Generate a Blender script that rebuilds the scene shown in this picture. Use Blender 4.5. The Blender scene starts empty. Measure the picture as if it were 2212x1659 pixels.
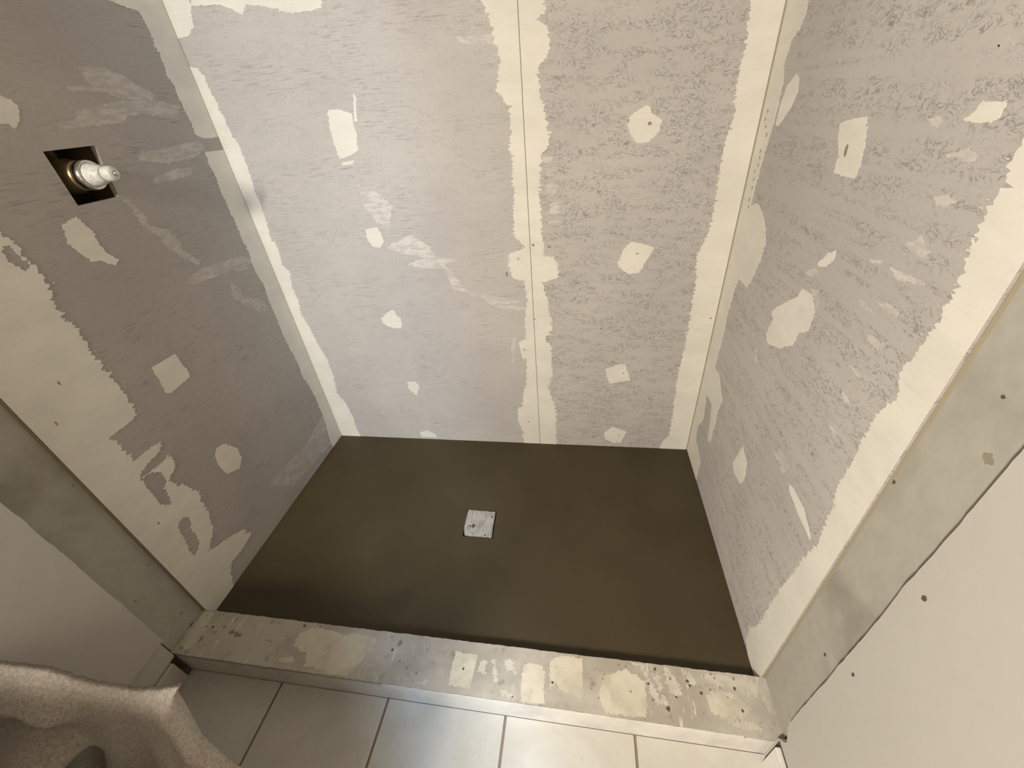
# Tiled-shower rough-in: taped drywall alcove, wet mortar pan, curb, bathroom floor tiles, towel.
import bpy, bmesh, math, random
import numpy as np
from mathutils import Vector, Matrix
from mathutils.geometry import tessellate_polygon

SC = bpy.context.scene
COL = SC.collection

# ------------------------------------------------------------------ camera
CAM = [1.062074, -0.467861, 1.181089]
RIGHT = [0.987017, 0.14119, -0.07657]
UP = [-0.017184, 0.566819, 0.823663]
FWD = [-0.159695, 0.811654, -0.561886]
FOCAL = 882.01
cam_data = bpy.data.cameras.new('camera')
cam_data.sensor_fit = 'HORIZONTAL'
cam_data.sensor_width = 36.0
cam_data.lens = FOCAL / 2212.0 * 36.0
cam_data.clip_start = 0.02
camera = bpy.data.objects.new('camera', cam_data)
COL.objects.link(camera)
r, u, f = Vector(RIGHT), Vector(UP), Vector(FWD)
camera.matrix_world = Matrix(((r.x, u.x, -f.x, CAM[0]), (r.y, u.y, -f.y, CAM[1]), (r.z, u.z, -f.z, CAM[2]), (0, 0, 0, 1)))
SC.camera = camera

# ------------------------------------------------------------------ light and exposure
SC.view_settings.view_transform = 'Standard'
SC.view_settings.look = 'None'
SC.view_settings.gamma = 1.0
SC.view_settings.use_curve_mapping = False
SC.view_settings.exposure = -0.09
world = bpy.data.worlds.new('world')
SC.world = world
world.use_nodes = True
world.node_tree.nodes['Background'].inputs[0].default_value = (0.9, 0.95, 1.0, 1)
world.node_tree.nodes['Background'].inputs[1].default_value = 0.05

def area_light(name, loc, target, size, size_y, energy, color):
    d = bpy.data.lights.new(name, 'AREA')
    d.shape = 'RECTANGLE'
    d.size, d.size_y, d.energy, d.color = size, size_y, energy, color
    o = bpy.data.objects.new(name, d)
    COL.objects.link(o)
    o.location = loc
    o.rotation_euler = (Vector(target) - Vector(loc)).to_track_quat('-Z', 'Y').to_euler()
    return o
# assumed warm lamp, no fixture built, by the left-hand bathroom wall behind the camera
area_light('assumed_warm_lamp', (0.070, -1.50, 1.62), (1.20, -0.57, 0.20), 0.13, 0.55, 106.0, (1.0, 0.935, 0.835))
# assumed cool daylight: bare area light, no window, by the right-hand wall behind camera
area_light('assumed_daylight', (1.45, -1.27, 1.25), (0.75, -0.10, 0.35), 0.04, 0.50, 30.0, (0.52, 0.73, 1.0))

# ------------------------------------------------------------------ dimensions (metres)
W, D = 1.495, 0.8024          # alcove width and depth
H, T = 0.038, 0.116           # curb top above the pan, curb depth
ZF = -0.0572                  # bathroom floor level
ZC = 2.34                     # ceiling
YR = -2.4                     # rear wall

# ------------------------------------------------------------------ traced outlines in wall millimetres
# [surface, kind, raggedness, outline, holes]
ITEMS = [
    ["left","strip",3,[[802,2340],[640,2340],[640,1447],[678,1441],[713,1438],[721,1422],[722,1390],[720,1363],[720,1335],[715,1309],[724,1290],[723,1273],[723,1246],[723,1221],[725,1196],[722,1181],[743,1171],[802,1171]],[]],
    ["left","strip",3,[[802,1138],[728,1138],[725,1108],[728,1067],[723,1031],[727,986],[728,936],[725,889],[731,875],[727,847],[722,792],[732,746],[727,686],[725,616],[722,556],[727,488],[734,422],[727,377],[742,315],[746,250],[747,176],[742,130],[727,46],[727,0],[802,0]],[]],
    ["left","strip",5,[[0,2340],[169,2340],[169,1079],[169,1057],[175,1050],[182,1038],[182,1017],[179,1010],[183,991],[184,972],[185,955],[181,937],[170,925],[169,905],[165,886],[177,865],[176,844],[175,822],[173,799],[172,776],[173,750],[174,724],[173,698],[174,670],[176,654],[168,639],[172,629],[153,625],[127,623],[104,624],[93,622],[99,594],[102,562],[103,539],[147,539],[175,535],[160,516],[120,512],[90,500],[91,488],[150,487],[173,492],[171,455],[159,449],[133,433],[156,389],[175,342],[166,312],[163,262],[148,216],[123,192],[99,170],[125,158],[178,137],[219,112],[226,77],[175,68],[126,69],[94,10],[94,0],[0,0]],[[[133,468],[133,439],[116,429],[109,381],[100,380],[83,401],[84,424],[85,452],[88,494],[116,486]],[[88,319],[110,320],[118,299],[106,273],[99,219],[84,205],[63,200],[69,234],[75,275],[81,308]],[[159,1038],[171,1036],[171,1022],[179,1010],[182,997],[167,988],[161,995],[154,1015]]]],
    ["left","patch",2,[[299,1270],[312,1268],[323,1263],[330,1253],[328,1244],[314,1227],[302,1217],[298,1225],[283,1225],[269,1226]],[]],
    ["left","smear",2,[[309,1278],[336,1277],[331,1270],[314,1271]],[]],
    ["left","patch",3,[[307,1057],[313,1051],[317,1033],[324,1017],[320,995],[323,978],[330,968],[340,957],[329,947],[317,953],[305,965],[284,969],[274,985],[269,1000],[265,1013],[271,1033],[277,1048],[293,1053]],[]],
    ["left","patch",1.5,[[263,706],[335,704],[335,666],[341,651],[335,630],[266,624],[257,633],[262,669]],[]],
    ["left","patch",1.5,[[272,389],[289,405],[317,398],[343,354],[340,316],[314,294],[272,314],[265,358]],[]],
    ["left","smear",3,[[442,1284],[472,1285],[523,1289],[552,1282],[543,1275],[480,1277],[441,1278]],[]],
    ["left","smear",3,[[379,1221],[421,1228],[436,1241],[475,1249],[557,1260],[642,1260],[713,1249],[687,1219],[623,1231],[551,1233],[529,1218],[437,1213],[376,1213]],[]],
    ["left","smear",3,[[489,1320],[559,1321],[644,1276],[642,1260],[551,1263],[491,1293]],[]],
    ["left","smear",3,[[531,1100],[610,1111],[661,1108],[645,1091],[580,1087],[528,1089]],[]],
    ["left","smear",3,[[430,1081],[439,1066],[456,1035],[456,1002],[500,983],[514,944],[499,928],[470,944],[467,969],[439,1003],[438,1039],[425,1069]],[]],
    ["left","smear",3,[[520,1155],[602,1158],[723,1167],[738,1146],[681,1129],[591,1127],[517,1139]],[]],
    ["left","smear",3,[[487,985],[514,950],[509,927],[542,887],[530,877],[497,910],[473,942]],[]],
    ["left","smear",3,[[460,854],[535,867],[656,859],[727,847],[712,811],[655,816],[635,828],[554,833],[488,839]],[]],
    ["left","smear",3,[[609,798],[640,771],[624,746],[703,702],[712,664],[674,670],[628,707],[590,760]],[]],
    ["left","smear",2,[[746,165],[715,48],[724,21],[460,51],[368,154],[601,135]],[]],
    ["back","strip",3,[[0,2340],[74,2340],[74,1451],[68,1434],[61,1411],[39,1397],[16,1394],[0,1394]],[]],
    ["back","strip",3,[[0,1352],[2,1352],[2,1336],[21,1331],[35,1313],[34,1285],[41,1253],[46,1215],[46,1177],[57,1149],[58,1121],[59,1079],[50,1028],[53,977],[48,930],[41,866],[48,869],[52,838],[43,790],[61,762],[47,700],[52,653],[42,597],[54,546],[61,479],[75,410],[76,336],[62,234],[83,186],[93,127],[90,47],[94,11],[94,0],[0,0]],[]],
    ["back","strip",3,[[121,1527],[75,1451],[157,1446],[186,1435],[210,1421],[228,1439],[273,1432],[312,1422],[307,1419],[347,1412],[402,1412],[426,1414],[433,1428],[459,1492]],[]],
    ["back","strip",5,[[908,2340],[822,2340],[822,1389],[835,1366],[840,1347],[846,1329],[848,1312],[857,1287],[852,1257],[844,1214],[857,1200],[871,1182],[874,1165],[873,1124],[868,1088],[869,1050],[871,1011],[870,971],[865,938],[861,885],[863,849],[881,830],[895,817],[840,798],[841,751],[848,715],[883,709],[890,693],[889,639],[881,583],[879,505],[871,362],[865,306],[853,255],[846,194],[827,186],[823,130],[836,89],[841,13],[841,0],[908,0]],[]],
    ["back","strip",5,[[910,2340],[970,2340],[970,1375],[973,1353],[951,1343],[976,1328],[979,1306],[980,1285],[974,1271],[955,1258],[950,1240],[953,1215],[956,1189],[963,1162],[968,1134],[978,1113],[969,1081],[951,1056],[950,1015],[944,967],[946,904],[948,832],[952,804],[951,792],[985,781],[994,752],[993,716],[943,702],[952,665],[961,610],[970,535],[947,499],[968,456],[964,397],[969,350],[950,294],[969,221],[980,160],[976,79],[978,16],[978,0],[910,0]],[]],
    ["back","patch",1,[[850,484],[882,499],[877,416],[860,413]],[]],
    ["back","strip",4,[[1494,2340],[1420,2340],[1420,1331],[1421,1295],[1425,1248],[1424,1221],[1425,1189],[1425,1163],[1430,1122],[1426,1087],[1421,1051],[1421,1009],[1422,965],[1425,902],[1425,857],[1412,801],[1401,773],[1406,742],[1414,683],[1413,635],[1414,575],[1414,517],[1415,455],[1409,397],[1410,323],[1413,245],[1416,191],[1419,67],[1398,42],[1393,11],[1393,0],[1494,0]],[]],
    ["back","patch",2,[[369,1210],[399,1209],[436,1196],[433,1173],[436,1150],[427,1109],[405,1099],[378,1092],[362,1093],[360,1125],[358,1167]],[]],
    ["back","patch",1.5,[[453,1241],[461,1231],[451,1207],[447,1179],[437,1176],[447,1214]],[]],
    ["back","patch",1.5,[[367,1081],[408,1085],[402,1075],[367,1074]],[]],
    ["back","patch",1.5,[[384,892],[425,897],[435,875],[436,851],[418,832],[392,838],[382,858]],[]],
    ["back","patch",4,[[350,576],[385,606],[408,615],[417,593],[430,575],[419,541],[387,544],[360,557]],[]],
    ["back","patch",2,[[388,304],[424,305],[435,282],[412,236],[389,266]],[]],
    ["back","patch",1.5,[[383,38],[424,49],[455,28],[459,11],[388,12]],[]],
    ["back","patch",2.5,[[1177,1116],[1181,1137],[1216,1156],[1227,1153],[1232,1140],[1259,1121],[1256,1096],[1233,1075],[1206,1073],[1185,1093]],[]],
    ["back","patch",2,[[1177,763],[1191,802],[1211,823],[1279,803],[1241,727],[1210,723],[1178,749]],[]],
    ["back","patch",2,[[1159,376],[1202,395],[1227,395],[1248,327],[1176,312],[1164,344]],[]],
    ["back","patch",1.5,[[1167,70],[1199,106],[1254,81],[1236,22],[1210,20],[1174,38]],[]],
    ["back","smear",3,[[434,834],[533,869],[564,849],[586,829],[601,799],[671,784],[622,770],[649,746],[678,687],[744,664],[806,652],[879,639],[882,606],[819,609],[772,624],[747,647],[676,676],[640,688],[625,757],[529,760],[501,776],[569,795],[488,812]],[]],
    ["back","smear",2,[[400,1021],[445,1002],[492,956],[466,893],[428,909],[402,960]],[]],
    ["back","smear",2,[[753,1329],[849,1327],[847,1309],[766,1315]],[]],
    ["back","smear",2,[[827,505],[841,511],[836,442],[823,389],[819,402]],[]],
    ["back","smear",2,[[953,1060],[985,1056],[982,1046],[957,1043]],[]],
    ["back","smear",2,[[966,1028],[987,1031],[984,1009],[965,1012]],[]],
    ["back","smear",2,[[967,995],[1000,988],[983,963],[959,969]],[]],
    ["back","smear",2,[[971,939],[999,942],[997,911],[970,910]],[]],
    ["back","smear",2,[[964,891],[996,894],[994,883],[967,879]],[]],
    ["right","strip",3,[[801,2340],[690,2340],[690,1307],[686,1287],[699,1263],[728,1247],[729,1230],[737,1211],[715,1175],[716,1145],[717,1120],[717,1094],[721,1070],[727,1035],[731,1002],[735,960],[737,920],[698,935],[653,921],[609,893],[591,864],[595,824],[611,774],[630,740],[698,740],[711,695],[718,628],[714,563],[715,490],[719,439],[670,443],[632,414],[599,393],[611,344],[607,294],[606,220],[631,203],[650,277],[670,328],[731,319],[711,226],[749,160],[734,110],[683,106],[645,86],[645,0],[801,0]],[]],
    ["right","patch",1.5,[[657,1191],[638,1181],[629,1158],[643,1133],[666,1111],[688,1096],[705,1101],[702,1138],[693,1170]],[]],
    ["right","patch",2,[[428,1113],[415,1117],[378,1123],[354,1125],[340,1103],[330,1081],[327,1059],[331,1042],[364,1041],[396,1042],[399,1069],[419,1094]],[]],
    ["right","patch",3,[[161,1128],[147,1138],[145,1144],[110,1147],[109,1138],[114,1128],[139,1125]],[]],
    ["right","patch",3,[[437,680],[458,695],[447,741],[465,748],[444,771],[385,816],[370,841],[334,844],[307,823],[302,801],[306,781],[331,762],[337,732],[383,700]],[]],
    ["right","patch",3,[[351,899],[329,922],[309,934],[305,917],[319,902],[342,894]],[]],
    ["right","patch",2,[[425,306],[401,393],[357,375],[340,329],[355,300],[400,292]],[]],
    ["right","patch",2,[[178,495],[160,502],[116,500],[82,485],[64,471],[79,471],[123,475],[170,485]],[]],
    ["right","smear",3,[[162,1092],[133,1101],[109,1097],[121,1090],[158,1090]],[]],
    ["right","smear",3,[[152,1047],[131,1053],[111,1048],[123,1039],[142,1040]],[]],
    ["right","smear",3,[[161,1195],[149,1199],[130,1195],[149,1191]],[]],
    ["right","smear",3,[[220,1126],[197,1130],[186,1123],[204,1119]],[]],
    ["right","smear",3,[[379,870],[349,889],[335,886],[349,872],[370,868]],[]],
    ["right","smear",3,[[345,851],[320,858],[300,838],[303,819],[316,840]],[]],
    ["right","smear",3,[[168,952],[150,953],[127,955],[108,954],[93,952],[121,948],[146,940]],[]],
    ["right","smear",3,[[167,901],[144,909],[115,906],[118,900],[140,899]],[]],
    ["right","smear",3,[[164,854],[135,857],[114,859],[116,851],[136,844]],[]],
    ["right","smear",3,[[162,794],[132,800],[113,796],[140,789]],[]],
    ["right","smear",3,[[161,746],[139,750],[123,741],[139,738]],[]],
    ["right","smear",3,[[146,681],[131,688],[116,684],[131,674]],[]],
    ["right","smear",3,[[216,948],[191,955],[191,949],[210,945]],[]],
    ["right","smear",3,[[161,986],[143,998],[125,992],[112,982],[131,981],[152,982]],[]],
    ["right","smear",3,[[215,890],[182,890],[162,884],[188,882]],[]],
    ["right","smear",3,[[494,623],[482,642],[457,615],[475,612]],[]],
    ["right","smear",3,[[273,497],[244,525],[203,523],[210,490],[233,501]],[]],
    ["right","smear",3,[[145,991],[142,1003],[129,995],[135,984]],[]],
    ["right","strip",4,[[0,2340],[69,2340],[69,1113],[71,1090],[64,1074],[67,1052],[69,1033],[62,1014],[63,1020],[61,998],[58,975],[52,958],[59,944],[50,925],[58,892],[59,865],[68,841],[49,810],[66,777],[68,745],[70,710],[64,678],[67,613],[57,574],[49,519],[46,486],[58,409],[69,304],[74,228],[77,123],[96,63],[90,18],[64,1],[64,0],[0,0]],[]],
    ["curb","patch",3,[[326,-27],[362,-10],[410,-15],[457,-20],[477,-13],[508,-17],[546,-24],[544,-45],[531,-54],[532,-68],[518,-90],[503,-111],[450,-114],[404,-101],[385,-103],[372,-76],[347,-70],[327,-60],[321,-43]],[]],
    ["curb","patch",2,[[303,-101],[315,-89],[341,-87],[348,-98],[317,-104]],[]],
    ["curb","patch",2,[[764,-24],[785,-28],[822,-28],[821,-60],[820,-103],[800,-102],[764,-99],[764,-61]],[]],
    ["curb","patch",2,[[941,-36],[962,-30],[988,-36],[996,-48],[994,-82],[1000,-111],[968,-113],[944,-111],[939,-81]],[]],
    ["curb","patch",2,[[1005,-20],[1036,-5],[1085,-8],[1087,-67],[1088,-91],[1068,-86],[1033,-80],[1023,-64],[1009,-83]],[]],
    ["curb","patch",3,[[1134,-38],[1188,-19],[1216,-31],[1229,-43],[1228,-75],[1224,-110],[1180,-111],[1134,-110],[1123,-87]],[]],
    ["curb","patch",4,[[1361,-59],[1376,-43],[1401,-38],[1439,-48],[1454,-67],[1433,-83],[1396,-90],[1366,-82]],[]],
    ["curb","patch",3,[[4,-98],[1,-7],[32,-3],[47,-41],[46,-88],[30,-105]],[]],
    ["curb","smear",3,[[1224,-9],[1235,-19],[1252,-57],[1262,-83],[1249,-80],[1236,-54]],[]],
    ["curb","smear",3,[[1251,-22],[1266,-20],[1269,-55],[1277,-79],[1266,-78]],[]],
    ["curb","smear",3,[[1276,-8],[1298,-17],[1309,-51],[1295,-67],[1282,-44]],[]],
    ["curb","smear",3,[[1325,-8],[1344,-11],[1347,-36],[1328,-36]],[]],
    ["curb","smear",3,[[1362,-9],[1456,-6],[1490,-20],[1473,-39],[1427,-32],[1382,-30]],[]],
    ["curb","smear",3,[[831,-42],[849,-38],[852,-68],[832,-64]],[]],
    ["curb","smear",3,[[862,-36],[871,-32],[882,-83],[874,-86]],[]],
    ["curb","smear",3,[[890,-36],[912,-30],[922,-60],[906,-56]],[]],
    ["curb","smear",3,[[679,-103],[710,-97],[710,-108],[685,-111]],[]],
    ["curb","smear",3,[[891,-95],[909,-97],[935,-109],[902,-108]],[]],
    ["curb","smear",3,[[1395,-92],[1446,-90],[1462,-106],[1414,-105]],[]],
    ["curb","smear",3,[[1201,-1],[1236,-5],[1229,-14],[1206,-11]],[]],
]
SPOTS = [["curb",-10,-44,6,9],["curb",51,-75,6,9],["curb",143,-52,6,9],["curb",41,-43,4,5],["curb",61,-42,4,5],["curb",79,-53,4,5],["curb",115,-16,4,5],["curb",12,-100,4,5],["curb",94,-38,4,5],["curb",326,-11,4,5],["curb",373,-9,4,5],["curb",153,-53,12,7],["curb",127,-48,12,7],["curb",611,-24,8,12],["curb",597,-41,4,5],["curb",626,-65,4,5],["curb",650,-77,4,5],["curb",678,-85,4,5],["curb",793,-63,4,5],["curb",1014,-67,4,5],["curb",1256,-11,4,5],["curb",1237,-44,4,5],["curb",1288,-28,4,5],["curb",1326,-28,4,5],["curb",1432,-11,4,5],["curb",1429,-31,4,5],["curb",1434,-73,4,5],["curb",1353,-49,4,5],["curb",1243,-74,4,5],["curb",1274,-88,7,6],["curb",1195,-64,3,3.5],["curb",1373,-40,3,3.5],["curb",1409,-51,3,3.5],["curb",1132,-46,3,3.5],["curb",1122,-85,3,3.5],["curb",1397,-33,3,3.5],["curb",1389,-15,3,3.5],["curb",1171,-12,3,3.5],["curb",1188,-13,3,3.5],["curb",1304,0,3,3.5],["curb",1384,-7,3,3.5],["jl",-10,578,4,4],["jl",-16,287,4,4],["jl",-40,95,4,4],["jl",-84,244,4,4],["left",54,364,4,5],["left",87,779,3,8],["left",37,713,3,8],["jr",-3,703,4,5],["jr",-73,334,4,5],["br",-138,643,4.5,7],["br",-138,421,3.5,5],["jr",10,967,3,3],["jr",-54,889,3,3],["jr",12,902,3,3],["jr",4,776,3,3],["jr",-80,825,10,9],["back",1231,786,7,3],["back",1231,1116,7,6],["back",870,782,4,4],["back",1222,358,4,4],["back",1227,61,4,4],["back",1221,25,4,4],["back",912,574,4,4],["back",829,733,5,11],["right",380,1077,7,13],["back",968,815,9,4],["back",919,823,7,6],["back",1477,572,5,5],["back",869,453,4,5],["back",867,118,4,5],["right",768,1124,4,7],["right",771,1107,4,7],["right",757,1093,4,7],["right",741,1077,4,7],["right",756,1042,4,7],["right",751,1028,4,7],["right",749,1012,4,7],["right",765,996,4,7],["right",757,979,4,7],["right",754,960,4,7],["right",756,931,4,7],["right",749,915,4,7],["pan",1200,339,3,3]]
PLUG = [[680, 450], [778, 449], [783, 344], [748, 347], [735, 345], [700, 346], [688, 350], [683, 366], [680, 390], [679, 438]]
DRAIN_HOLE = [[676, 452], [783, 452], [788, 341], [683, 341]]

# ------------------------------------------------------------------ materials
def srgb(c):
    return tuple(((x / 255) / 12.92 if x / 255 <= 0.04045 else ((x / 255 + 0.055) / 1.055) ** 2.4) for x in c)

class Nodes:
    def __init__(self, name):
        self.m = bpy.data.materials.new(name)
        self.m.use_nodes = True
        self.t = self.m.node_tree
        self.b = self.t.nodes['Principled BSDF']
        self.co = self.t.nodes.new('ShaderNodeTexCoord').outputs['Object']
    def link(self, a, b):
        self.t.links.new(a, b)
    def mapping(self, s, loc=(0, 0, 0), rot=(0, 0, 0)):
        n = self.t.nodes.new('ShaderNodeMapping')
        n.inputs['Scale'].default_value = s
        n.inputs['Location'].default_value = loc
        n.inputs['Rotation'].default_value = rot
        self.link(self.co, n.inputs['Vector'])
        return n.outputs[0]
    def noise(self, s, detail=2.0, rough=0.5, dist=0.0, loc=(0, 0, 0), rot=(0, 0, 0)):
        if not isinstance(s, tuple):
            s = (s, s, s)
        n = self.t.nodes.new('ShaderNodeTexNoise')
        n.inputs['Scale'].default_value = 1.0
        n.inputs['Detail'].default_value = detail
        n.inputs['Roughness'].default_value = rough
        n.inputs['Distortion'].default_value = dist
        self.link(self.mapping(s, loc, rot), n.inputs['Vector'])
        return n.outputs['Fac']
    def rng(self, v, a, b, c=0.0, d=1.0):
        n = self.t.nodes.new('ShaderNodeMapRange')
        n.interpolation_type = 'SMOOTHSTEP'
        for i, x in enumerate((a, b, c, d)):
            n.inputs[i + 1].default_value = x
        self.link(v, n.inputs[0])
        return n.outputs[0]
    def math(self, op, a, b=None):
        n = self.t.nodes.new('ShaderNodeMath')
        n.operation = op
        for i, x in enumerate((a, b)):
            if x is None:
                continue
            if isinstance(x, (int, float)):
                n.inputs[i].default_value = x
            else:
                self.link(x, n.inputs[i])
        return n.outputs[0]
    def mix(self, fac, a, b):
        n = self.t.nodes.new('ShaderNodeMix')
        n.data_type = 'RGBA'
        for i, x in ((0, fac), (6, a), (7, b)):
            if isinstance(x, (int, float)):
                n.inputs[i].default_value = x
            elif isinstance(x, tuple):
                n.inputs[i].default_value = tuple(x)[:3] + (1,)
            else:
                self.link(x, n.inputs[i])
        return n.outputs[2]
    def done(self, color, rough=0.8, bump=None, strength=0.2, dist=0.001, spec=0.3):
        if isinstance(color, tuple):
            self.b.inputs['Base Color'].default_value = tuple(color)[:3] + (1,)
        else:
            self.link(color, self.b.inputs['Base Color'])
        if isinstance(rough, (int, float)):
            self.b.inputs['Roughness'].default_value = rough
        else:
            self.link(rough, self.b.inputs['Roughness'])
        self.b.inputs['Specular IOR Level'].default_value = spec
        if bump is not None:
            n = self.t.nodes.new('ShaderNodeBump')
            n.inputs['Strength'].default_value = strength
            n.inputs['Distance'].default_value = dist
            self.link(bump, n.inputs['Height'])
            self.link(n.outputs[0], self.b.inputs['Normal'])
        return self.m

def scale3(c, k):
    return tuple(x * k for x in c)

PAPER = (0.49, 0.452, 0.42)
COMPOUND = (0.70, 0.663, 0.58)

def paper(name, worm, streak, rows=0.0, base=PAPER, loc=0.0):
    """grey drywall face paper: worm-like dark squiggles, horizontal trowel streaks, blotches."""
    n = Nodes(name)
    dark = scale3(base, 0.56)
    blot = n.rng(n.noise(2.6, 2, loc=(loc, 0, 0)), 0.3, 0.7)
    col = n.mix(blot, scale3(base, 0.93), tuple(b * k for b, k in zip(base, (1.05, 1.06, 1.04))))
    if worm:
        nz = n.noise((42, 42, 78), 3.0, 0.65, 1.1, loc=(loc, 3, 1))
        ridge = n.math('ABSOLUTE', n.math('SUBTRACT', nz, 0.5))
        line = n.rng(ridge, 0.008, 0.034, 1.0, 0.0)
        mask = n.rng(n.noise((14, 14, 40), 2, loc=(5, loc, 2)), 0.36, 0.56)
        if rows:
            rw = n.noise((3.0, 3.0, 62), 1.0, 0.4, 0.0, loc=(9, loc, 4), rot=(0.05, 0.0, 0))
            mask = n.math('MULTIPLY', n.rng(rw, 0.36, 0.58), n.math('ADD', n.math('MULTIPLY', mask, 0.7), 0.3))
        speck = n.rng(n.noise((120, 120, 150), 2, 0.6), 0.60, 0.74)
        w = n.math('MINIMUM', n.math('ADD', n.math('MULTIPLY', line, mask), n.math('MULTIPLY', speck, 0.4)), 1.0)
        col = n.mix(n.math('MULTIPLY', w, worm), col, dark)
    if streak:
        st = n.rng(n.noise((20, 20, 270), 3, 0.6, loc=(2, loc, 0)), 0.50, 0.70)
        mk = n.rng(n.noise((5, 5, 12), 1, loc=(7, loc, 3)), 0.35, 0.7)
        col = n.mix(n.math('MULTIPLY', n.math('MULTIPLY', st, mk), streak), col, dark)
    fine = n.noise((300, 300, 420), 2, 0.6)
    col = n.mix(n.rng(fine, 0.3, 0.7, 0.0, 0.12), col, scale3(base, 0.72))
    bmp = n.noise((110, 110, 260), 3, 0.6)
    return n.done(col, 0.85, bmp, 0.18, 0.001, 0.2)

MAT = {}
MAT['paper_streaked'] = paper('paper_streaked', 0.30, 0.75)
MAT['paper_squiggle'] = paper('paper_squiggle', 1.0, 0.0, loc=4.0)
MAT['paper_rows'] = paper('paper_rows', 1.0, 0.15, rows=1.0, loc=8.0)
MAT['paper_shaded'] = paper('paper_shaded', 0.22, 0.75, base=(0.41, 0.374, 0.342), loc=12.0)  # left wall paper, part of its shade put into a darker base

def compound(name, base, thin=0.0, under=PAPER):
    n = Nodes(name)
    v = n.rng(n.noise((7, 7, 16), 3, 0.6), 0.3, 0.7)
    col = n.mix(v, scale3(base, 0.95), scale3(base, 1.04))
    lines = n.rng(n.noise((16, 16, 300), 2, 0.5, loc=(3, 3, 3)), 0.58, 0.75)
    col = n.mix(n.math('MULTIPLY', lines, 0.20), col, scale3(PAPER, 0.95))
    pits = n.rng(n.noise(260, 1, 0.5, loc=(1, 2, 3)), 0.70, 0.80)
    col = n.mix(n.math('MULTIPLY', pits, 0.25), col, scale3(base, 0.6))
    if thin:
        k = n.rng(n.noise((26, 26, 90), 4, 0.65, loc=(6, 1, 2)), 0.40, 0.58)
        col = n.mix(n.math('MULTIPLY', k, thin), col, under)
    return n.done(col, 0.8, n.noise((60, 60, 200), 3, 0.6), 0.15, 0.001, 0.25)
MAT['compound'] = compound('compound', COMPOUND)
MAT['smear'] = compound('smear', tuple(0.5 * a + 0.5 * b for a, b in zip(PAPER, COMPOUND)), 1.0)
MAT['smear_faint'] = compound('smear_faint', tuple(0.66 * a + 0.34 * b for a, b in zip((0.41, 0.374, 0.342), COMPOUND)), 0.95, (0.41, 0.374, 0.342))  # mixed over the shade-darkened left paper

def plaster(name, base, dirty, dirt=0.6, sc=5.0):
    n = Nodes(name)
    d = n.rng(n.noise((sc, sc, sc * 0.7), 4, 0.6, 0.4), 0.42, 0.72)
    col = n.mix(n.math('MULTIPLY', d, dirt), base, dirty)
    g = n.rng(n.noise((40, 40, 30), 3, 0.6, loc=(4, 4, 4)), 0.35, 0.7)
    col = n.mix(n.math('MULTIPLY', g, 0.16), col, dirty)
    return n.done(col, 0.75, n.noise((35, 35, 35), 4, 0.65), 0.16, 0.002, 0.3)
MAT['jamb'] = plaster('jamb', (0.395, 0.372, 0.315), (0.225, 0.20, 0.16), 0.85)
MAT['paint'] = plaster('paint', (0.47, 0.44, 0.39), (0.43, 0.395, 0.34), 0.4, 3.0)
MAT['ceiling_white'] = plaster('ceiling_white', (0.40, 0.39, 0.37), (0.36, 0.35, 0.33), 0.3)
MAT['dark_wood'] = plaster('dark_wood', (0.20, 0.165, 0.13), (0.14, 0.11, 0.085), 0.5)

# curb board: grey-beige with compound scrapes
n = Nodes('curb_board')
base = n.mix(n.rng(n.noise((6, 9, 6), 3, 0.6), 0.35, 0.65), (0.37, 0.33, 0.27), (0.47, 0.43, 0.365))
scr = n.rng(n.noise((60, 14, 30), 4, 0.7, 0.4), 0.56, 0.66)
zone = n.rng(n.noise((4, 4, 4), 1, loc=(3.3, 0, 0)), 0.42, 0.6)
base = n.mix(n.math('MULTIPLY', n.math('MULTIPLY', scr, zone), 0.85), base, COMPOUND)
drt = n.rng(n.noise((45, 45, 45), 4, 0.7, loc=(8, 1, 0)), 0.56, 0.72)
base = n.mix(n.math('MULTIPLY', drt, 0.6), base, (0.20, 0.17, 0.13))
MAT['curb_board'] = n.done(base, 0.8, n.noise((90, 90, 90), 4, 0.6), 0.25, 0.0015, 0.3)
MAT['curb_patch'] = plaster('curb_patch', (0.62, 0.57, 0.455), (0.42, 0.38, 0.295), 0.75, 16.0)
MAT['curb_smear'] = plaster('curb_smear', (0.56, 0.52, 0.44), (0.46, 0.41, 0.34), 0.8, 40.0)
MAT['curb_front'] = plaster('curb_front', (0.72, 0.69, 0.63), (0.48, 0.43, 0.38), 0.55, 9.0)

# wet mortar
n = Nodes('wet_mortar')
c = n.mix(n.rng(n.noise(3.0, 3, 0.55), 0.3, 0.7), (0.048, 0.0355, 0.0155), (0.060, 0.0455, 0.0215))
c = n.mix(n.rng(n.noise(420, 2, 0.6), 0.45, 0.75, 0.0, 0.35), c, (0.06, 0.045, 0.026))
MAT['mortar'] = n.done(c, n.rng(n.noise(5.0, 3), 0.3, 0.7, 0.50, 0.66), n.noise(240, 3, 0.6), 0.12, 0.0008, 0.35)

# white square drain plug with speckled, ridged face
n = Nodes('drain_plug')
c = n.mix(n.rng(n.noise((140, 30, 60), 3, 0.6), 0.4, 0.7), (0.40, 0.38, 0.365), (0.26, 0.24, 0.225))
c = n.mix(n.rng(n.noise(150, 2, 0.6, loc=(2, 5, 0)), 0.62, 0.72), c, (0.10, 0.095, 0.10))
MAT['plug'] = n.done(c, 0.8, n.noise((160, 60, 80), 3, 0.6), 0.5, 0.002, 0.2)

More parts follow.
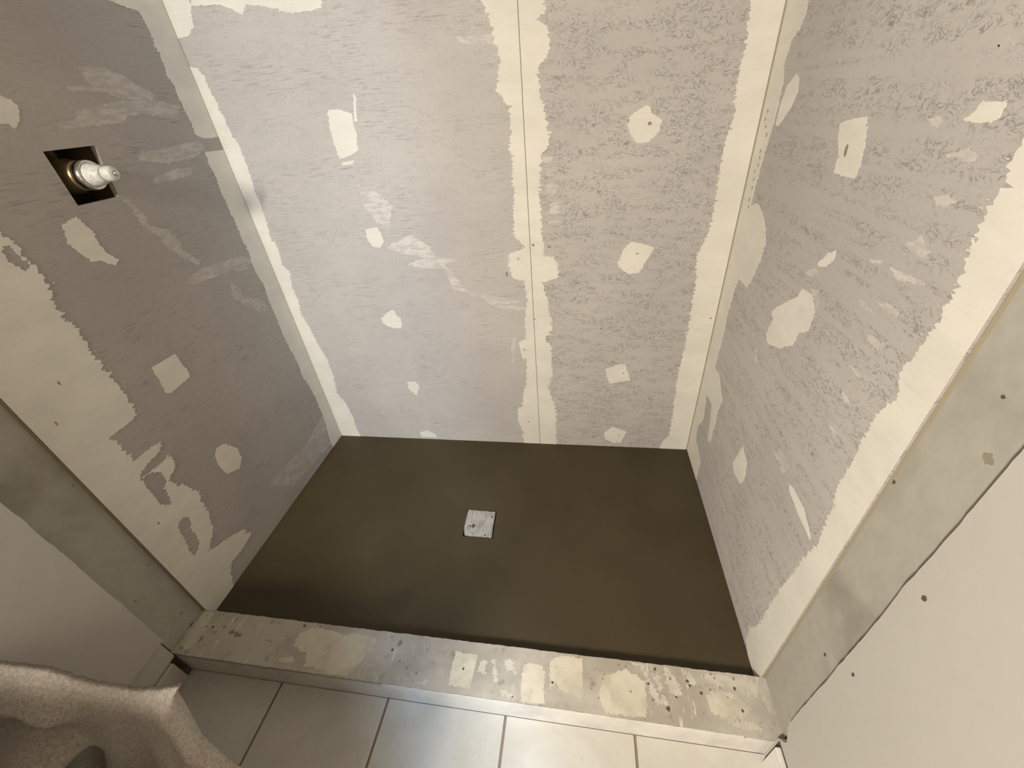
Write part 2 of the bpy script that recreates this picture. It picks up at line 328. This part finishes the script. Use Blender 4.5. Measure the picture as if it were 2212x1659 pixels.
# floor tile, grout
n = Nodes('floor_tile')
v = n.noise(5.0, 4, 0.6, 1.2)
c = n.mix(n.rng(v, 0.3, 0.7), (0.60, 0.575, 0.52), (0.53, 0.50, 0.44))
vein = n.rng(n.math('ABSOLUTE', n.math('SUBTRACT', n.noise(7.0, 4, 0.6, 1.6, loc=(3, 1, 0)), 0.5)), 0.0, 0.02, 1.0, 0.0)
c = n.mix(n.math('MULTIPLY', vein, 0.18), c, (0.45, 0.41, 0.36))
MAT['tile'] = n.done(c, 0.32, n.noise(14, 3), 0.05, 0.002, 0.45)
n = Nodes('grout')
MAT['grout'] = n.done(n.mix(n.noise(60, 3), (0.20, 0.165, 0.12), (0.30, 0.25, 0.19)), 0.9, spec=0.2)
MAT['grime_and_shade'] = Nodes('grime_and_shade').done((0.10, 0.083, 0.055), 0.9, spec=0.15)
MAT['stain'] = Nodes('stain').done((0.27, 0.235, 0.17), 0.9, spec=0.15)
MAT['crack'] = Nodes('crack').done((0.33, 0.285, 0.20), 0.9, spec=0.15)
MAT['cavity'] = Nodes('cavity').done((0.05, 0.04, 0.03), 0.9, spec=0.1)
n = Nodes('stud_wood')
MAT['wood'] = n.done(n.mix(n.noise((20, 20, 3), 3, 0.6), (0.16, 0.10, 0.055), (0.24, 0.16, 0.09)), 0.8)
n = Nodes('chrome')
n.b.inputs['Metallic'].default_value = 1.0
MAT['chrome'] = n.done((0.62, 0.60, 0.57), 0.22)
n = Nodes('brass')
n.b.inputs['Metallic'].default_value = 0.8
MAT['brass'] = n.done(n.mix(n.noise(60, 3), (0.50, 0.38, 0.20), (0.34, 0.25, 0.13)), 0.4)
n = Nodes('cartridge_plastic')
MAT['plastic'] = n.done(n.mix(n.rng(n.noise(180, 3), 0.4, 0.75), (0.62, 0.61, 0.56), (0.46, 0.45, 0.40)), 0.4, n.noise(200, 2), 0.1, 0.001)
n = Nodes('terry_cloth')
c = n.mix(n.rng(n.noise(220, 3, 0.7), 0.3, 0.7), (0.33, 0.27, 0.215), (0.54, 0.47, 0.385))
n.b.inputs['Sheen Weight'].default_value = 0.35
n.b.inputs['Sheen Roughness'].default_value = 0.6
MAT['towel'] = n.done(c, 0.95, n.noise(330, 3, 0.7), 0.9, 0.003, 0.1)

# ------------------------------------------------------------------ mesh helpers
def obj(name, verts, faces, mat, parent=None, smooth=False):
    me = bpy.data.meshes.new(name)
    me.from_pydata([tuple(v) for v in verts], [], faces)
    bm = bmesh.new()
    bm.from_mesh(me)
    bmesh.ops.recalc_face_normals(bm, faces=bm.faces)
    bm.to_mesh(me)
    bm.free()
    me.materials.append(MAT[mat])
    if smooth:
        for p in me.polygons:
            p.use_smooth = True
    o = bpy.data.objects.new(name, me)
    COL.objects.link(o)
    if parent is not None:
        o.parent = parent
    return o

def boxdata(x0, x1, y0, y1, z0, z1):
    v = [(x, y, z) for z in (z0, z1) for y in (y0, y1) for x in (x0, x1)]
    return v, [(0, 2, 3, 1), (4, 5, 7, 6), (0, 1, 5, 4), (2, 6, 7, 3), (0, 4, 6, 2), (1, 3, 7, 5)]

def box(name, x0, x1, y0, y1, z0, z1, mat, parent=None, bevel=0.0):
    v, f = boxdata(x0, x1, y0, y1, z0, z1)
    o = obj(name, v, f, mat, parent)
    if bevel:
        bm = bmesh.new()
        bm.from_mesh(o.data)
        bmesh.ops.bevel(bm, geom=bm.edges[:], offset=bevel, segments=2, profile=0.5, affect='EDGES')
        bm.to_mesh(o.data)
        bm.free()
    return o

def structure(o, label=None):
    o['kind'] = 'structure'
    if label:
        o['label'] = label
    return o

def thing(o, label, category, group=None):
    o['label'] = label
    o['category'] = category
    if group:
        o['group'] = group
    return o

def empty(name, loc=(0, 0, 0)):
    o = bpy.data.objects.new(name, None)
    COL.objects.link(o)
    o.location = loc
    o.empty_display_size = 0.05
    return o

# surfaces: (u, v, height above surface in mm) -> world
SURF = {
    'back': lambda a, b, h: (a / 1000, D - h / 1000, b / 1000),
    'left': lambda a, b, h: (h / 1000, a / 1000, b / 1000),
    'right': lambda a, b, h: (W - h / 1000, a / 1000, b / 1000),
    'curb': lambda a, b, h: (a / 1000, b / 1000, H + h / 1000),
    'jl': lambda a, b, h: (-0.010 + h / 1000, a / 1000, b / 1000),
    'jr': lambda a, b, h: (W + 0.009 - h / 1000, a / 1000, b / 1000),
    'br': lambda a, b, h: (W - 0.008 - h / 1000, a / 1000, b / 1000),
    'pan': lambda a, b, h: (a / 1000, b / 1000, -0.011 + h / 1000),
}
BOUNDS = {'back': (0, W * 1000, 0, 2340), 'left': (0, D * 1000, 0, 2340), 'right': (0, D * 1000, 0, 2340),
          'curb': (2, W * 1000 - 2, -T * 1000 + 2, -2)}

def ragged(pts, amp, rnd, bounds, step=3.5, horiz=True):
    out = []
    u0, u1, v0, v1 = bounds
    def edge(p, q):
        e = 4
        return any(abs(p[i] - b) < e and abs(q[i] - b) < e for i, b in ((0, u0), (0, u1), (1, v0), (1, v1)))
    n = len(pts)
    run = 0.0
    for i in range(n):
        p, q = pts[i], pts[(i + 1) % n]
        L = math.hypot(q[0] - p[0], q[1] - p[1])
        straight = edge(p, q) or (p[0] == q[0] and L > 300)
        k = 1 if straight else max(1, int(L / step))
        nx, ny = (q[1] - p[1]) / (L + 1e-6), -(q[0] - p[0]) / (L + 1e-6)
        for j in range(k):
            t = j / k
            x, y = p[0] + (q[0] - p[0]) * t, p[1] + (q[1] - p[1]) * t
            if not straight and amp:
                run = 0.55 * run + 0.45 * rnd.uniform(-1, 1)
                a = rnd.uniform(-1, 1)
                d = amp * (0.8 * run + 1.25 * a * abs(a))
                if rnd.random() < 0.05:
                    d *= 2.2
                if horiz:
                    x += d * (0.25 + 0.75 * abs(nx)) * (1 if nx >= 0 else -1)
                    y += 0.35 * d * ny
                else:
                    x += d * nx
                    y += d * ny
            out.append((min(max(x, u0), u1), min(max(y, v0), v1)))
    return out

def slab(name, surf, outline, h, mat, parent, holes=(), base=0.0):
    """flat piece of given outline (wall mm), raised h mm from the surface, with real side walls."""
    loops = [list(outline)] + [list(x) for x in holes]
    tri = tessellate_polygon([[Vector((p[0], p[1], 0)) for p in lp] for lp in loops])
    flat = [p for lp in loops for p in lp]
    n = len(flat)
    fn = SURF[surf]
    verts = [fn(p[0], p[1], h) for p in flat] + [fn(p[0], p[1], base) for p in flat]
    faces = [tuple(t) for t in tri]
    o = 0
    for lp in loops:
        m = len(lp)
        for i in range(m):
            a, b = o + i, o + (i + 1) % m
            faces.append((a, b, b + n, a + n))
        o += m
    return obj(name, verts, faces, mat, parent)

def lathe(name, prof, axis_o, mat, parent, seg=40, smooth=True):
    """revolve (x, radius) profile about the +x axis through axis_o."""
    verts, faces = [], []
    for x, rr in prof:
        for k in range(seg):
            a = 2 * math.pi * k / seg
            verts.append((axis_o[0] + x, axis_o[1] + rr * math.cos(a), axis_o[2] + rr * math.sin(a)))
    for i in range(len(prof) - 1):
        for k in range(seg):
            k2 = (k + 1) % seg
            faces.append((i * seg + k, i * seg + k2, (i + 1) * seg + k2, (i + 1) * seg + k))
    faces.append(tuple(range(seg)))
    faces.append(tuple((len(prof) - 1) * seg + k for k in range(seg)))
    return obj(name, verts, faces, mat, parent, smooth)

# ------------------------------------------------------------------ room shell
# alcove back wall: framing behind, two drywall sheets meeting at a seam
SEAM = 0.909
wall_back = structure(box('wall_back', -0.1, W + 0.1, D + 0.0135, D + 0.10, ZF, ZC, 'crack'), 'back wall of the shower alcove, two taped drywall sheets')
box('drywall_panel', -0.012, SEAM - 0.0012, D, D + 0.0125, -0.03, ZC, 'paper_streaked', wall_back)
box('drywall_panel', SEAM + 0.0012, W + 0.012, D, D + 0.0125, -0.03, ZC, 'paper_squiggle', wall_back)
box('joint_crack', SEAM - 0.0011, SEAM + 0.0011, D + 0.0008, D + 0.012, 0.0, ZC, 'crack', wall_back)
# left alcove wall with square valve cut-out
wall_left = structure(box('wall_left', -0.125, -0.105, -T + 0.004, D + 0.0, ZF, ZC, 'cavity'), 'left wall of the shower alcove, grey drywall with a square cut-out')
HOLE = [(324, 1177), (432, 1179), (422, 1076), (326, 1075)]
slab('drywall_panel', 'left', [(1, -30), (D * 1000, -30), (D * 1000, 2340), (1, 2340)], 0.0, 'paper_shaded', wall_left, [HOLE], base=-12.5)
box('wall_stud', -0.105, -0.014, 0.27, 0.308, ZF, ZC, 'wood', wall_left)
box('wall_stud', -0.105, -0.014, 0.455, 0.493, ZF, ZC, 'wood', wall_left)
wall_right = structure(box('wall_right', W + 0.0135, W + 0.1, 0.0, D + 0.0, ZF, ZC, 'grime_and_shade'), 'right wall of the shower alcove, squiggle-marked drywall')
box('drywall_panel', W, W + 0.0125, 0.001, D, -0.03, ZC, 'paper_rows', wall_right)

# jambs: plastered wall ends beside the curb
trim_1 = structure(box('trim_1', -0.10, -0.010, -T + 0.0045, -0.0006, ZF, ZC, 'jamb'), 'plastered jamb at the left end of the curb')
trim_2 = structure(box('trim_2', W + 0.009, W + 0.10, -T + 0.0045, -0.0006, ZF, ZC, 'jamb'), 'plastered jamb at the right end of the curb')

def wavy_wall(name, xf, thick, y_edge, z0, z1, amp, seed, mat, corner=None):
    """bathroom side wall whose free vertical edge is slightly uneven; face at x = xf."""
    rnd = random.Random(seed)
    zs = []
    z = z0
    while z < z1:
        zs.append(z)
        z += 0.012 if z < 1.3 else 0.1
    zs.append(z1)
    edge = []
    k = 0.0
    for z in zs:
        k = 0.8 * k + 0.2 * rnd.uniform(-1, 1)
        e = y_edge + amp * (2.0 * k + 0.25 * rnd.uniform(-1, 1))
        if corner:
            e += corner(z)
        edge.append(e)
    v, f = [], []
    for z, e in zip(zs, edge):
        v += [(xf, e, z), (xf, YR, z), (xf + thick, YR, z), (xf + thick, e, z)]
    for i in range(len(zs) - 1):
        for a in range(4):
            b = (a + 1) % 4
            f.append((4 * i + a, 4 * i + b, 4 * i + 4 + b, 4 * i + 4 + a))
    f.append((0, 1, 2, 3))
    m = 4 * (len(zs) - 1)
    f.append((m, m + 1, m + 2, m + 3))
    return structure(obj(name, v, f, mat))
wall_left_entry = wavy_wall('wall_left_entry', 0.022, -0.122, -T, 0.118, ZC, 0.0022, 3, 'paint')
wall_left_entry['label'] = 'dim painted bathroom wall beside the left jamb'
box('wall_base', -0.10, 0.003, YR, -T - 0.003, 0.030, 0.1178, 'paint', wall_left_entry)
box('wall_base', -0.10, 0.001, YR, -T - 0.018, ZF, 0.0298, 'paint', wall_left_entry)
box('wall_base', -0.10, -0.030, -T - 0.0182, -T + 0.006, ZF - 0.02, 0.0298, 'grime_and_shade', wall_left_entry)  # closes the void; dark colour carries the shade of the gap
wall_right_entry = wavy_wall('wall_right_entry', W - 0.008, 0.112, -T + 0.002, ZF, ZC, 0.0018, 8, 'paint',
                             lambda z: -0.018 * math.exp(-((z - 0.085) / 0.022) ** 2))
wall_right_entry['label'] = 'bright painted bathroom wall beside the right jamb'
wall_rear = structure(box('wall_rear', -0.1, W + 0.1, YR - 0.08, YR, ZF, ZC, 'dark_wood'))
ceiling = structure(box('ceiling', -0.13, W + 0.13, YR - 0.08, D + 0.1, ZC, ZC + 0.05, 'ceiling_white'))

# bathroom floor: grout bed with separate tiles
floor = structure(box('floor', -0.1, W + 0.1, YR, -T + 0.02, ZF - 0.04, ZF - 0.003, 'grout'), 'bathroom floor of large cream ceramic tiles')
xs = [-0.022, 0.286, 0.592, 0.900, 1.208, 1.516]
ys = [-T + 0.0003, -0.4215, -0.7295, -1.0375, -1.3455, -1.6535, -1.9615, -2.2695]
for j in range(len(ys) - 1):
    for i in range(5):
        x0, x1 = max(xs[i] + 0.003, 0.003), min(xs[i + 1] - 0.003, W + 0.03)
        box('tile', x0, x1, ys[j + 1] + 0.003, ys[j] - 0.0005, ZF - 0.003, ZF, 'tile', floor, 0.0012)
# baseboards
bl = structure(box('baseboard_left', 0.0022, 0.0125, YR, -T - 0.018, ZF + 0.0005, 0.026, 'paint', None, 0.003), 'white baseboard along the left bathroom wall')
br = structure(box('baseboard_right', W - 0.0195, W - 0.0085, YR, -T - 0.016, ZF + 0.0005, 0.052, 'curb_front', None, 0.002), 'white baseboard along the right bathroom wall')
box('caulk_gap', W - 0.0086, W - 0.0062, YR, -T - 0.006, ZF + 0.002, 0.055, 'grime_and_shade', br)

# ------------------------------------------------------------------ joint compound on walls and curb
# mortar pan and curb first, since the curb carries patches
curb = empty('shower_curb', (0, 0, 0))
thing(curb, 'patched beige shower curb between the two jambs, in front of the mortar pan', 'curb')
box('curb_core', -0.009, W + 0.0085, -T + 0.004, -0.004, ZF, H - 0.012, 'curb_board', curb)

def curb_top():
    rnd = random.Random(5)
    nx = 150
    v, f = [], []
    for i in range(nx + 1):
        x = -0.0095 + (W + 0.0183) * i / nx
        yb = 0.0 + rnd.uniform(-1, 1) * 0.0009
        yf = -T + rnd.uniform(-1, 1) * 0.0007
        zt = H
        v += [(x, yf, zt), (x, yb, zt), (x, yb, H - 0.0125), (x, yf, H - 0.0125)]
    for i in range(nx):
        for a in range(4):
            b = (a + 1) % 4
            f.append((4 * i + a, 4 * i + b, 4 * i + 4 + b, 4 * i + 4 + a))
    f += [(0, 1, 2, 3), (4 * nx, 4 * nx + 1, 4 * nx + 2, 4 * nx + 3)]
    return obj('top_board', v, f, 'curb_board', curb)
curb_top()
box('inner_board', 0.0, W, -0.0045, -0.0012, -0.03, H - 0.0125, 'curb_board', curb)
box('front_board', 0.001, W - 0.008, -T + 0.0002, -T + 0.006, ZF + 0.0005, H - 0.0128, 'curb_front', curb)
# loose white trim strip along the right two thirds of the front edge
def front_trim():
    rnd = random.Random(11)
    n_, v, f = 60, [], []
    for i in range(n_ + 1):
        t = i / n_
        x = 0.60 + (W - 0.07 - 0.60) * t
        top = H - 0.0015 - 0.0035 * t + rnd.uniform(-1, 1) * 0.0006
        out = 0.0015 + 0.004 * t ** 2
        v += [(x, -T - out, top), (x, -T - 0.0003, top), (x, -T - 0.0003, top - 0.022), (x, -T - out * 0.9, top - 0.022)]
    for i in range(n_):
        for a in range(4):
            b = (a + 1) % 4
            f.append((4 * i + a, 4 * i + b, 4 * i + 4 + b, 4 * i + 4 + a))
    f += [(0, 1, 2, 3), (4 * n_, 4 * n_ + 1, 4 * n_ + 2, 4 * n_ + 3)]
    return obj('front_trim', v, f, 'curb_front', curb)
front_trim()

PARENT = {'back': wall_back, 'left': wall_left, 'right': wall_right, 'curb': curb}
NAMES = {'strip': 'joint_compound', 'patch': 'screw_patch', 'smear': 'compound_smear'}
rnd = random.Random(21)
STRIPS = []
for k, (surf, kind, amp, pts, holes) in enumerate(ITEMS):
    b = BOUNDS[surf]
    out = ragged(pts, amp * (1.6 if kind == 'smear' else 1.0), rnd, b, 3.0, horiz=(surf != 'curb'))
    hs = [ragged(hh, 3, rnd, b) for hh in holes]
    h = {'smear': 0.25, 'strip': 0.9, 'patch': 0.6}[kind] + 0.012 * (k % 9)
    if kind == 'smear':
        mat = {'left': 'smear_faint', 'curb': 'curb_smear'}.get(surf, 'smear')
    else:
        mat = 'curb_patch' if surf == 'curb' else 'compound'
    slab(NAMES[kind], surf, out, h, mat, PARENT[surf], hs)
    if kind == 'strip' and surf != 'curb':
        STRIPS.append((surf, out))

# fine flecks of compound dragged off the strip edges, too small to count: one mesh per wall
FLECK = {'back': [], 'left': [], 'right': []}
for (surf, pts) in STRIPS:
    for i in range(0, len(pts)):
        if rnd.random() < 0.10:
            a, b = pts[i]
            u0, u1, v0, v1 = BOUNDS[surf]
            if a < u0 + 15 or a > u1 - 15 or b < v0 + 8 or (surf == 'left' and a < 12):
                continue
            sg = rnd.choice((-1, 1))
            off = rnd.uniform(2, 12) * sg
            FLECK[surf].append((a + off, b + rnd.uniform(-3, 3), rnd.uniform(1.0, 4.5), rnd.uniform(0.4, 1.2)))
for surf, fl in FLECK.items():
    v, f = [], []
    for (a, b, ru, rv) in fl:
        k0 = len(v)
        m = 7
        for j in range(m):
            t = 2 * math.pi * j / m
            q = rnd.uniform(0.6, 1.2)
            v.append(SURF[surf](a + ru * q * math.cos(t), b + rv * q * math.sin(t), 1.3))
        v.append(SURF[surf](a, b, 0.0))
        f.append(tuple(range(k0, k0 + m)))
        for j in range(m):
            f.append((k0 + j, k0 + (j + 1) % m, k0 + m))
    o = obj('compound_flecks', v, f, 'compound', PARENT[surf])
    o['kind'] = 'stuff'

# dark corner and joint lines
box('corner_crack', W - 0.0045, W, D - 0.0016, D, 0.0, ZC, 'crack', wall_back)
box('corner_crack', 0.0, 0.0022, D - 0.0012, D, 0.0, ZC, 'crack', wall_back)
box('joint_crack', -0.0098, -0.0040, -0.0016, 0.0004, H, ZC, 'crack', trim_1)
box('joint_crack', W + 0.0045, W + 0.0088, -0.0020, 0.0004, H, ZC, 'crack', trim_2)

# pits, nail holes and mildew spots
PARENT.update({'jl': trim_1, 'jr': trim_2, 'br': wall_right_entry})
for (surf, a, b, ru, rv) in SPOTS:
    if surf == 'pan':
        continue
    m = 14
    rot = rnd.uniform(0, 3.14)
    ring = []
    for i in range(m):
        t = 2 * math.pi * i / m
        q = rnd.uniform(0.45, 0.85)
        ring.append((a + ru * q * math.cos(t), b + rv * q * math.sin(t)))
    if surf == 'curb':
        slab('mildew_spot', surf, ring, 1.0, 'grime_and_shade' if ru > 3 and rnd.random() < 0.5 else 'stain', curb)
    else:
        slab('pit', surf, ring, 1.15, 'grime_and_shade' if surf in ('br', 'jr') and ru < 5 else 'stain', PARENT[surf])

# ------------------------------------------------------------------ mortar pan with drain recess
def build_pan():
    hx = [p[0] / 1000 for p in DRAIN_HOLE]
    hy = [p[1] / 1000 for p in DRAIN_HOLE]
    inner = [(hx[3], hy[3]), (hx[2], hy[2]), (hx[1], hy[1]), (hx[0], hy[0])]
    outer = [(0.0, 0.0), (W, 0.0), (W, D), (0.0, D)]
    N, R_ = 24, 26
    def ring(c):
        o = []
        for i in range(4):
            p, q = c[i], c[(i + 1) % 4]
            for j in range(N):
                t = j / N
                o.append((p[0] + (q[0] - p[0]) * t, p[1] + (q[1] - p[1]) * t))
        return o
    ro, ri = ring(outer), ring(inner)
    v, f = [], []
    M = 4 * N
    for k in range(R_ + 1):
        t = k / R_
        for a, b in zip(ro, ri):
            x, y = a[0] + (b[0] - a[0]) * t, a[1] + (b[1] - a[1]) * t
            z = -0.011 * t + 0.0012 * math.sin(7 * x + 2) * math.sin(9 * y) * (1 - t) * t * 2
            v.append((x, y, z))
    for k in range(R_):
        for i in range(M):
            j = (i + 1) % M
            f.append((k * M + i, k * M + j, (k + 1) * M + j, (k + 1) * M + i))
    b0 = R_ * M
    for a in ri:
        v.append((a[0], a[1], -0.026))
    for i in range(M):
        j = (i + 1) % M
        f.append((b0 + i, b0 + j, b0 + M + j, b0 + M + i))
    f.append(tuple(b0 + M + i for i in range(M)))
    s0 = len(v)
    for a in ro:
        v.append((a[0], a[1], -0.045))
    for i in range(M):
        j = (i + 1) % M
        f.append((i, j, s0 + j, s0 + i))
    f.append(tuple(s0 + i for i in range(M)))
    o = obj('mortar_pan', v, f, 'mortar')
    return o
pan = thing(build_pan(), 'smooth dark brown wet mortar shower pan sloping to a square drain', 'shower pan')
plug = slab('drain_plug', 'pan', ragged(PLUG, 0.6, random.Random(4), (0, 3000, 0, 3000), 3.0, False), 0.2, 'plug', None, base=-14.5)
thing(plug, 'whitish speckled square plug set in the drain opening of the mortar pan', 'drain plug')
for i, (a, b, rr) in enumerate(((712, 385, 8), (700, 383, 4.5), (770, 428, 4), (776, 440, 3), (760, 352, 4))):
    q = random.Random(i)
    ring = [(a + rr * q.uniform(.6, 1.1) * math.cos(t * 0.785), b + rr * q.uniform(.7, 1.2) * math.sin(t * 0.785)) for t in range(8)]
    slab('pit', 'pan', ring, 0.5, 'grime_and_shade', plug)

# ------------------------------------------------------------------ shower valve in the cut-out
vc = (0.010, 0.374, 1.127)
valve = empty('shower_valve', vc)
thing(valve, 'brass shower valve with white cartridge and chrome ring in the square wall cut-out', 'shower valve')
def vpart(name, prof, mat, parent=valve, seg=40):
    return lathe(name, prof, (0, 0, 0), mat, parent, seg)
body = vpart('valve_body', [(-0.095, 0.030), (-0.088, 0.034), (-0.038, 0.034), (-0.030, 0.029), (-0.008, 0.029), (-0.006, 0.026)], 'brass')
vpart('retaining_ring', [(-0.008, 0.0245), (-0.008, 0.0285), (0.004, 0.0295), (0.012, 0.0285), (0.014, 0.0260), (0.012, 0.0235)], 'chrome')
cart = vpart('cartridge', [(0.004, 0.0232), (0.015, 0.0230), (0.026, 0.0212), (0.036, 0.0180), (0.042, 0.0150), (0.044, 0.0125)], 'plastic')
vpart('cartridge_groove', [(0.043, 0.0128), (0.048, 0.0128)], 'grime_and_shade', cart)
stem = vpart('stem', [(0.047, 0.0140), (0.050, 0.0150), (0.060, 0.0150), (0.066, 0.0135), (0.069, 0.0105)], 'plastic')
vpart('stem_screw', [(0.0685, 0.0050), (0.0745, 0.0050), (0.0755, 0.0035)], 'chrome', stem, 16)
def pipe(name, p0, p1, rr, mat):
    p0, p1 = Vector(p0), Vector(p1)
    d = (p1 - p0).normalized()
    a = d.orthogonal().normalized()
    b = d.cross(a)
    v, f = [], []
    for p in (p0, p1):
        for k in range(16):
            t = 2 * math.pi * k / 16
            v.append(p + rr * (math.cos(t) * a + math.sin(t) * b))
    for k in range(16):
        f.append((k, (k + 1) % 16, 16 + (k + 1) % 16, 16 + k))
    f += [tuple(range(16)), tuple(range(16, 32))]
    return obj(name, v, f, mat, valve, True)
pipe('riser_pipe', (-0.065, 0, 0.03), (-0.065, 0, 0.60), 0.009, 'brass')
pipe('supply_pipe', (-0.065, -0.03, 0.0), (-0.065, -0.060, 0.0), 0.011, 'brass')
pipe('supply_pipe', (-0.065, 0.03, 0.0), (-0.065, 0.072, 0.0), 0.011, 'brass')

# ------------------------------------------------------------------ towel hanging in folds beside the added vanity
TOWEL_TOP = [[-0.0314, 0.4541], [0.1122, 0.4734], [0.2134, 0.4786], [0.2816, 0.4605], [0.372, 0.4611], [0.4305, 0.4773], [0.4671, 0.4915]]
TOWEL_SIDE = [[0.4706, 0.4955], [0.4724, 0.4604], [0.4723, 0.3819], [0.4962, 0.3297], [0.533, 0.2838], [0.5975, 0.2206]]
TOWEL_Z, TOWEL_Y, TOWEL_K = 0.5, -0.3, 0.22
TOWEL_FOLDS = [
    ([[-0.0804, 0.4243], [0.0364, 0.4386], [0.1031, 0.4469], [0.1999, 0.4615], [0.2545, 0.4589]], 0.03, 0.03),
    ([[0.4652, 0.4827], [0.4677, 0.4449], [0.4692, 0.3628], [0.5016, 0.3079], [0.548, 0.2331]], 0.01, 0.014),
    ([[-0.3048, 0.1389], [-0.1073, 0.2366], [-0.0031, 0.2882], [0.1184, 0.3441], [0.2053, 0.3719], [0.2287, 0.3648]], 0.078, 0.03),
    ([[0.2332, 0.3658], [0.1171, 0.272], [-0.0646, 0.1236]], 0.07, 0.018),
    ([[0.1963, 0.3648], [0.0744, 0.2724], [-0.0978, 0.1466]], -0.03, 0.011),
    ([[0.2512, 0.3395], [0.2137, 0.2482], [0.1454, 0.1377]], -0.03, 0.022),
    ([[-0.3381, -0.0106], [-0.168, 0.0415], [-0.0396, 0.0464]], 0.03, 0.04),
    ([[0.3689, 0.4167], [0.3481, 0.312], [0.2971, 0.1534]], -0.012, 0.035),
]
def build_towel():
    top = np.array(TOWEL_TOP)
    side = np.array(TOWEL_SIDE)
    ns, nt = 170, 200
    rng = np.random.RandomState(3)
    S = np.linspace(0, 1, ns)
    def dist(px, pz, pl):
        pl = np.array(pl)
        best = np.full(px.shape, 9.0)
        for i in range(len(pl) - 1):
            a, b = pl[i], pl[i + 1]
            d = b - a
            t = np.clip(((px - a[0]) * d[0] + (pz - a[1]) * d[1]) / (d @ d), 0, 1)
            best = np.minimum(best, np.hypot(px - a[0] - t * d[0], pz - a[1] - t * d[1]))
        return best
    x0, x1 = 0.05, top[-1][0]
    zb = ZF + 0.004
    xt = x0 + (x1 - x0) * S
    zt = np.interp(xt, top[:, 0], top[:, 1])
    zs_, xs_ = side[::-1, 1], side[::-1, 0]
    V = np.linspace(0, 1, nt)
    zz = zt[None, :] + (zb - zt[None, :]) * V[:, None]
    right = np.interp(zz, zs_, xs_)
    right = np.where(zz < zs_[0], xs_[0] + 0.12 * (zs_[0] - zz), right)
    xx = x0 + (right - x0) * S[None, :]
    yy = TOWEL_Y - TOWEL_K * (TOWEL_Z - zz)
    disp = np.zeros_like(zz)
    for pl, amp, wd in TOWEL_FOLDS:
        disp += amp * np.exp(-(dist(xx, zz, pl) / wd) ** 2)
    for _ in range(30):
        k = rng.uniform(12, 90)
        th = rng.uniform(-0.9, 0.9)
        disp += 0.045 / k * rng.uniform(0.2, 1.0) * np.sin(k * (xx * math.cos(th) + zz * math.sin(th)) + rng.uniform(0, 6.28))
    drop = zt[None, :] - zz
    rr = 0.022
    rnd_top = np.where(drop < rr, rr - np.sqrt(np.maximum(rr ** 2 - (rr - drop) ** 2, 0)), 0)
    disp = disp * np.clip(drop / 0.02, 0, 1) - rnd_top
    disp += rng.normal(0, 0.0007, disp.shape)
    yy = yy - rr
    front = np.stack([xx, yy - disp, zz], -1)
    back = np.stack([xx[::-1], np.maximum(yy[::-1] + 0.024, yy[::-1] - disp[::-1] + 0.012), zz[::-1]], -1)
    ring = np.concatenate([back, front], 0)
    n_ = ring.shape[0]
    v = ring.reshape(-1, 3)
    f = []
    for a in range(n_ - 1):
        for b in range(ns - 1):
            f.append((a * ns + b, a * ns + b + 1, (a + 1) * ns + b + 1, (a + 1) * ns + b))
    for a in range(nt - 1):                      # close both ends
        for b in (0, ns - 1):
            p, q = a * ns + b, (a + 1) * ns + b
            p2, q2 = (n_ - 1 - a) * ns + b, (n_ - 2 - a) * ns + b
            if a < nt - 1 and q2 != q:
                f.append((p, q, q2, p2))
    return obj('towel', v, f, 'towel', None, True)
towel = thing(build_towel(), 'crumpled beige terry towel hanging in folds beside the left bathroom wall', 'towel')

# ------------------------------------------------------------------ unseen vanity, added to shade the low left side and the towel
vanity = empty('vanity_blocker', (0.285, -0.89, ZF))
structure(vanity)
def vbox(name, x0, x1, y0, y1, z0, z1, mat, parent=vanity, bevel=0.002):
    o = box(name, x0, x1, y0, y1, z0, z1, mat, None, bevel)
    o.parent = parent
    o.matrix_parent_inverse = Matrix.Translation(-Vector((0.285, -0.89, ZF))) if parent is vanity else Matrix()
    return o
vbox('cabinet', 0.024, 0.47, -1.40, -0.572, ZF + 0.001, 0.715, 'paint')
vbox('countertop', 0.0245, 0.50, -1.42, -0.55, 0.7155, 0.75, 'tile', bevel=0.004)
for yy in (-1.39, -1.025):
    d = vbox('door', 0.4705, 0.488, yy, yy + 0.352, ZF + 0.10, 0.69, 'paint')
    hy = yy + (0.32 if yy < -1.0 else 0.03)
    vbox('handle', 0.4885, 0.506, hy - 0.006, hy + 0.006, 0.45, 0.57, 'chrome', d)

# ------------------------------------------------------------------ unseen slab added behind the camera to bound the daylight beam
def beam_blocker_mesh():
    a, b = Vector((1.215, -0.965, 0)), Vector((0.80, -1.62, 0))
    d = (b - a).normalized()
    nrm = Vector((-d.y, d.x, 0)) * 0.018
    v = []
    for z in (ZF + 0.01, 2.0):
        for p in (a + nrm, b + nrm, b - nrm, a - nrm):
            v.append((p.x, p.y, z))
    f = [(0, 1, 2, 3), (4, 5, 6, 7)] + [(k, (k + 1) % 4, 4 + (k + 1) % 4, 4 + k) for k in range(4)]
    return obj('beam_blocker', v, f, 'dark_wood')
beam_blocker = structure(beam_blocker_mesh())
beam_blocker_stub = structure(box('beam_blocker_stub', 1.335, W - 0.0105, -0.985, -0.905, ZF + 0.001, 2.05, 'dark_wood'))  # unseen stub, added to cut off the right side of the daylight beam
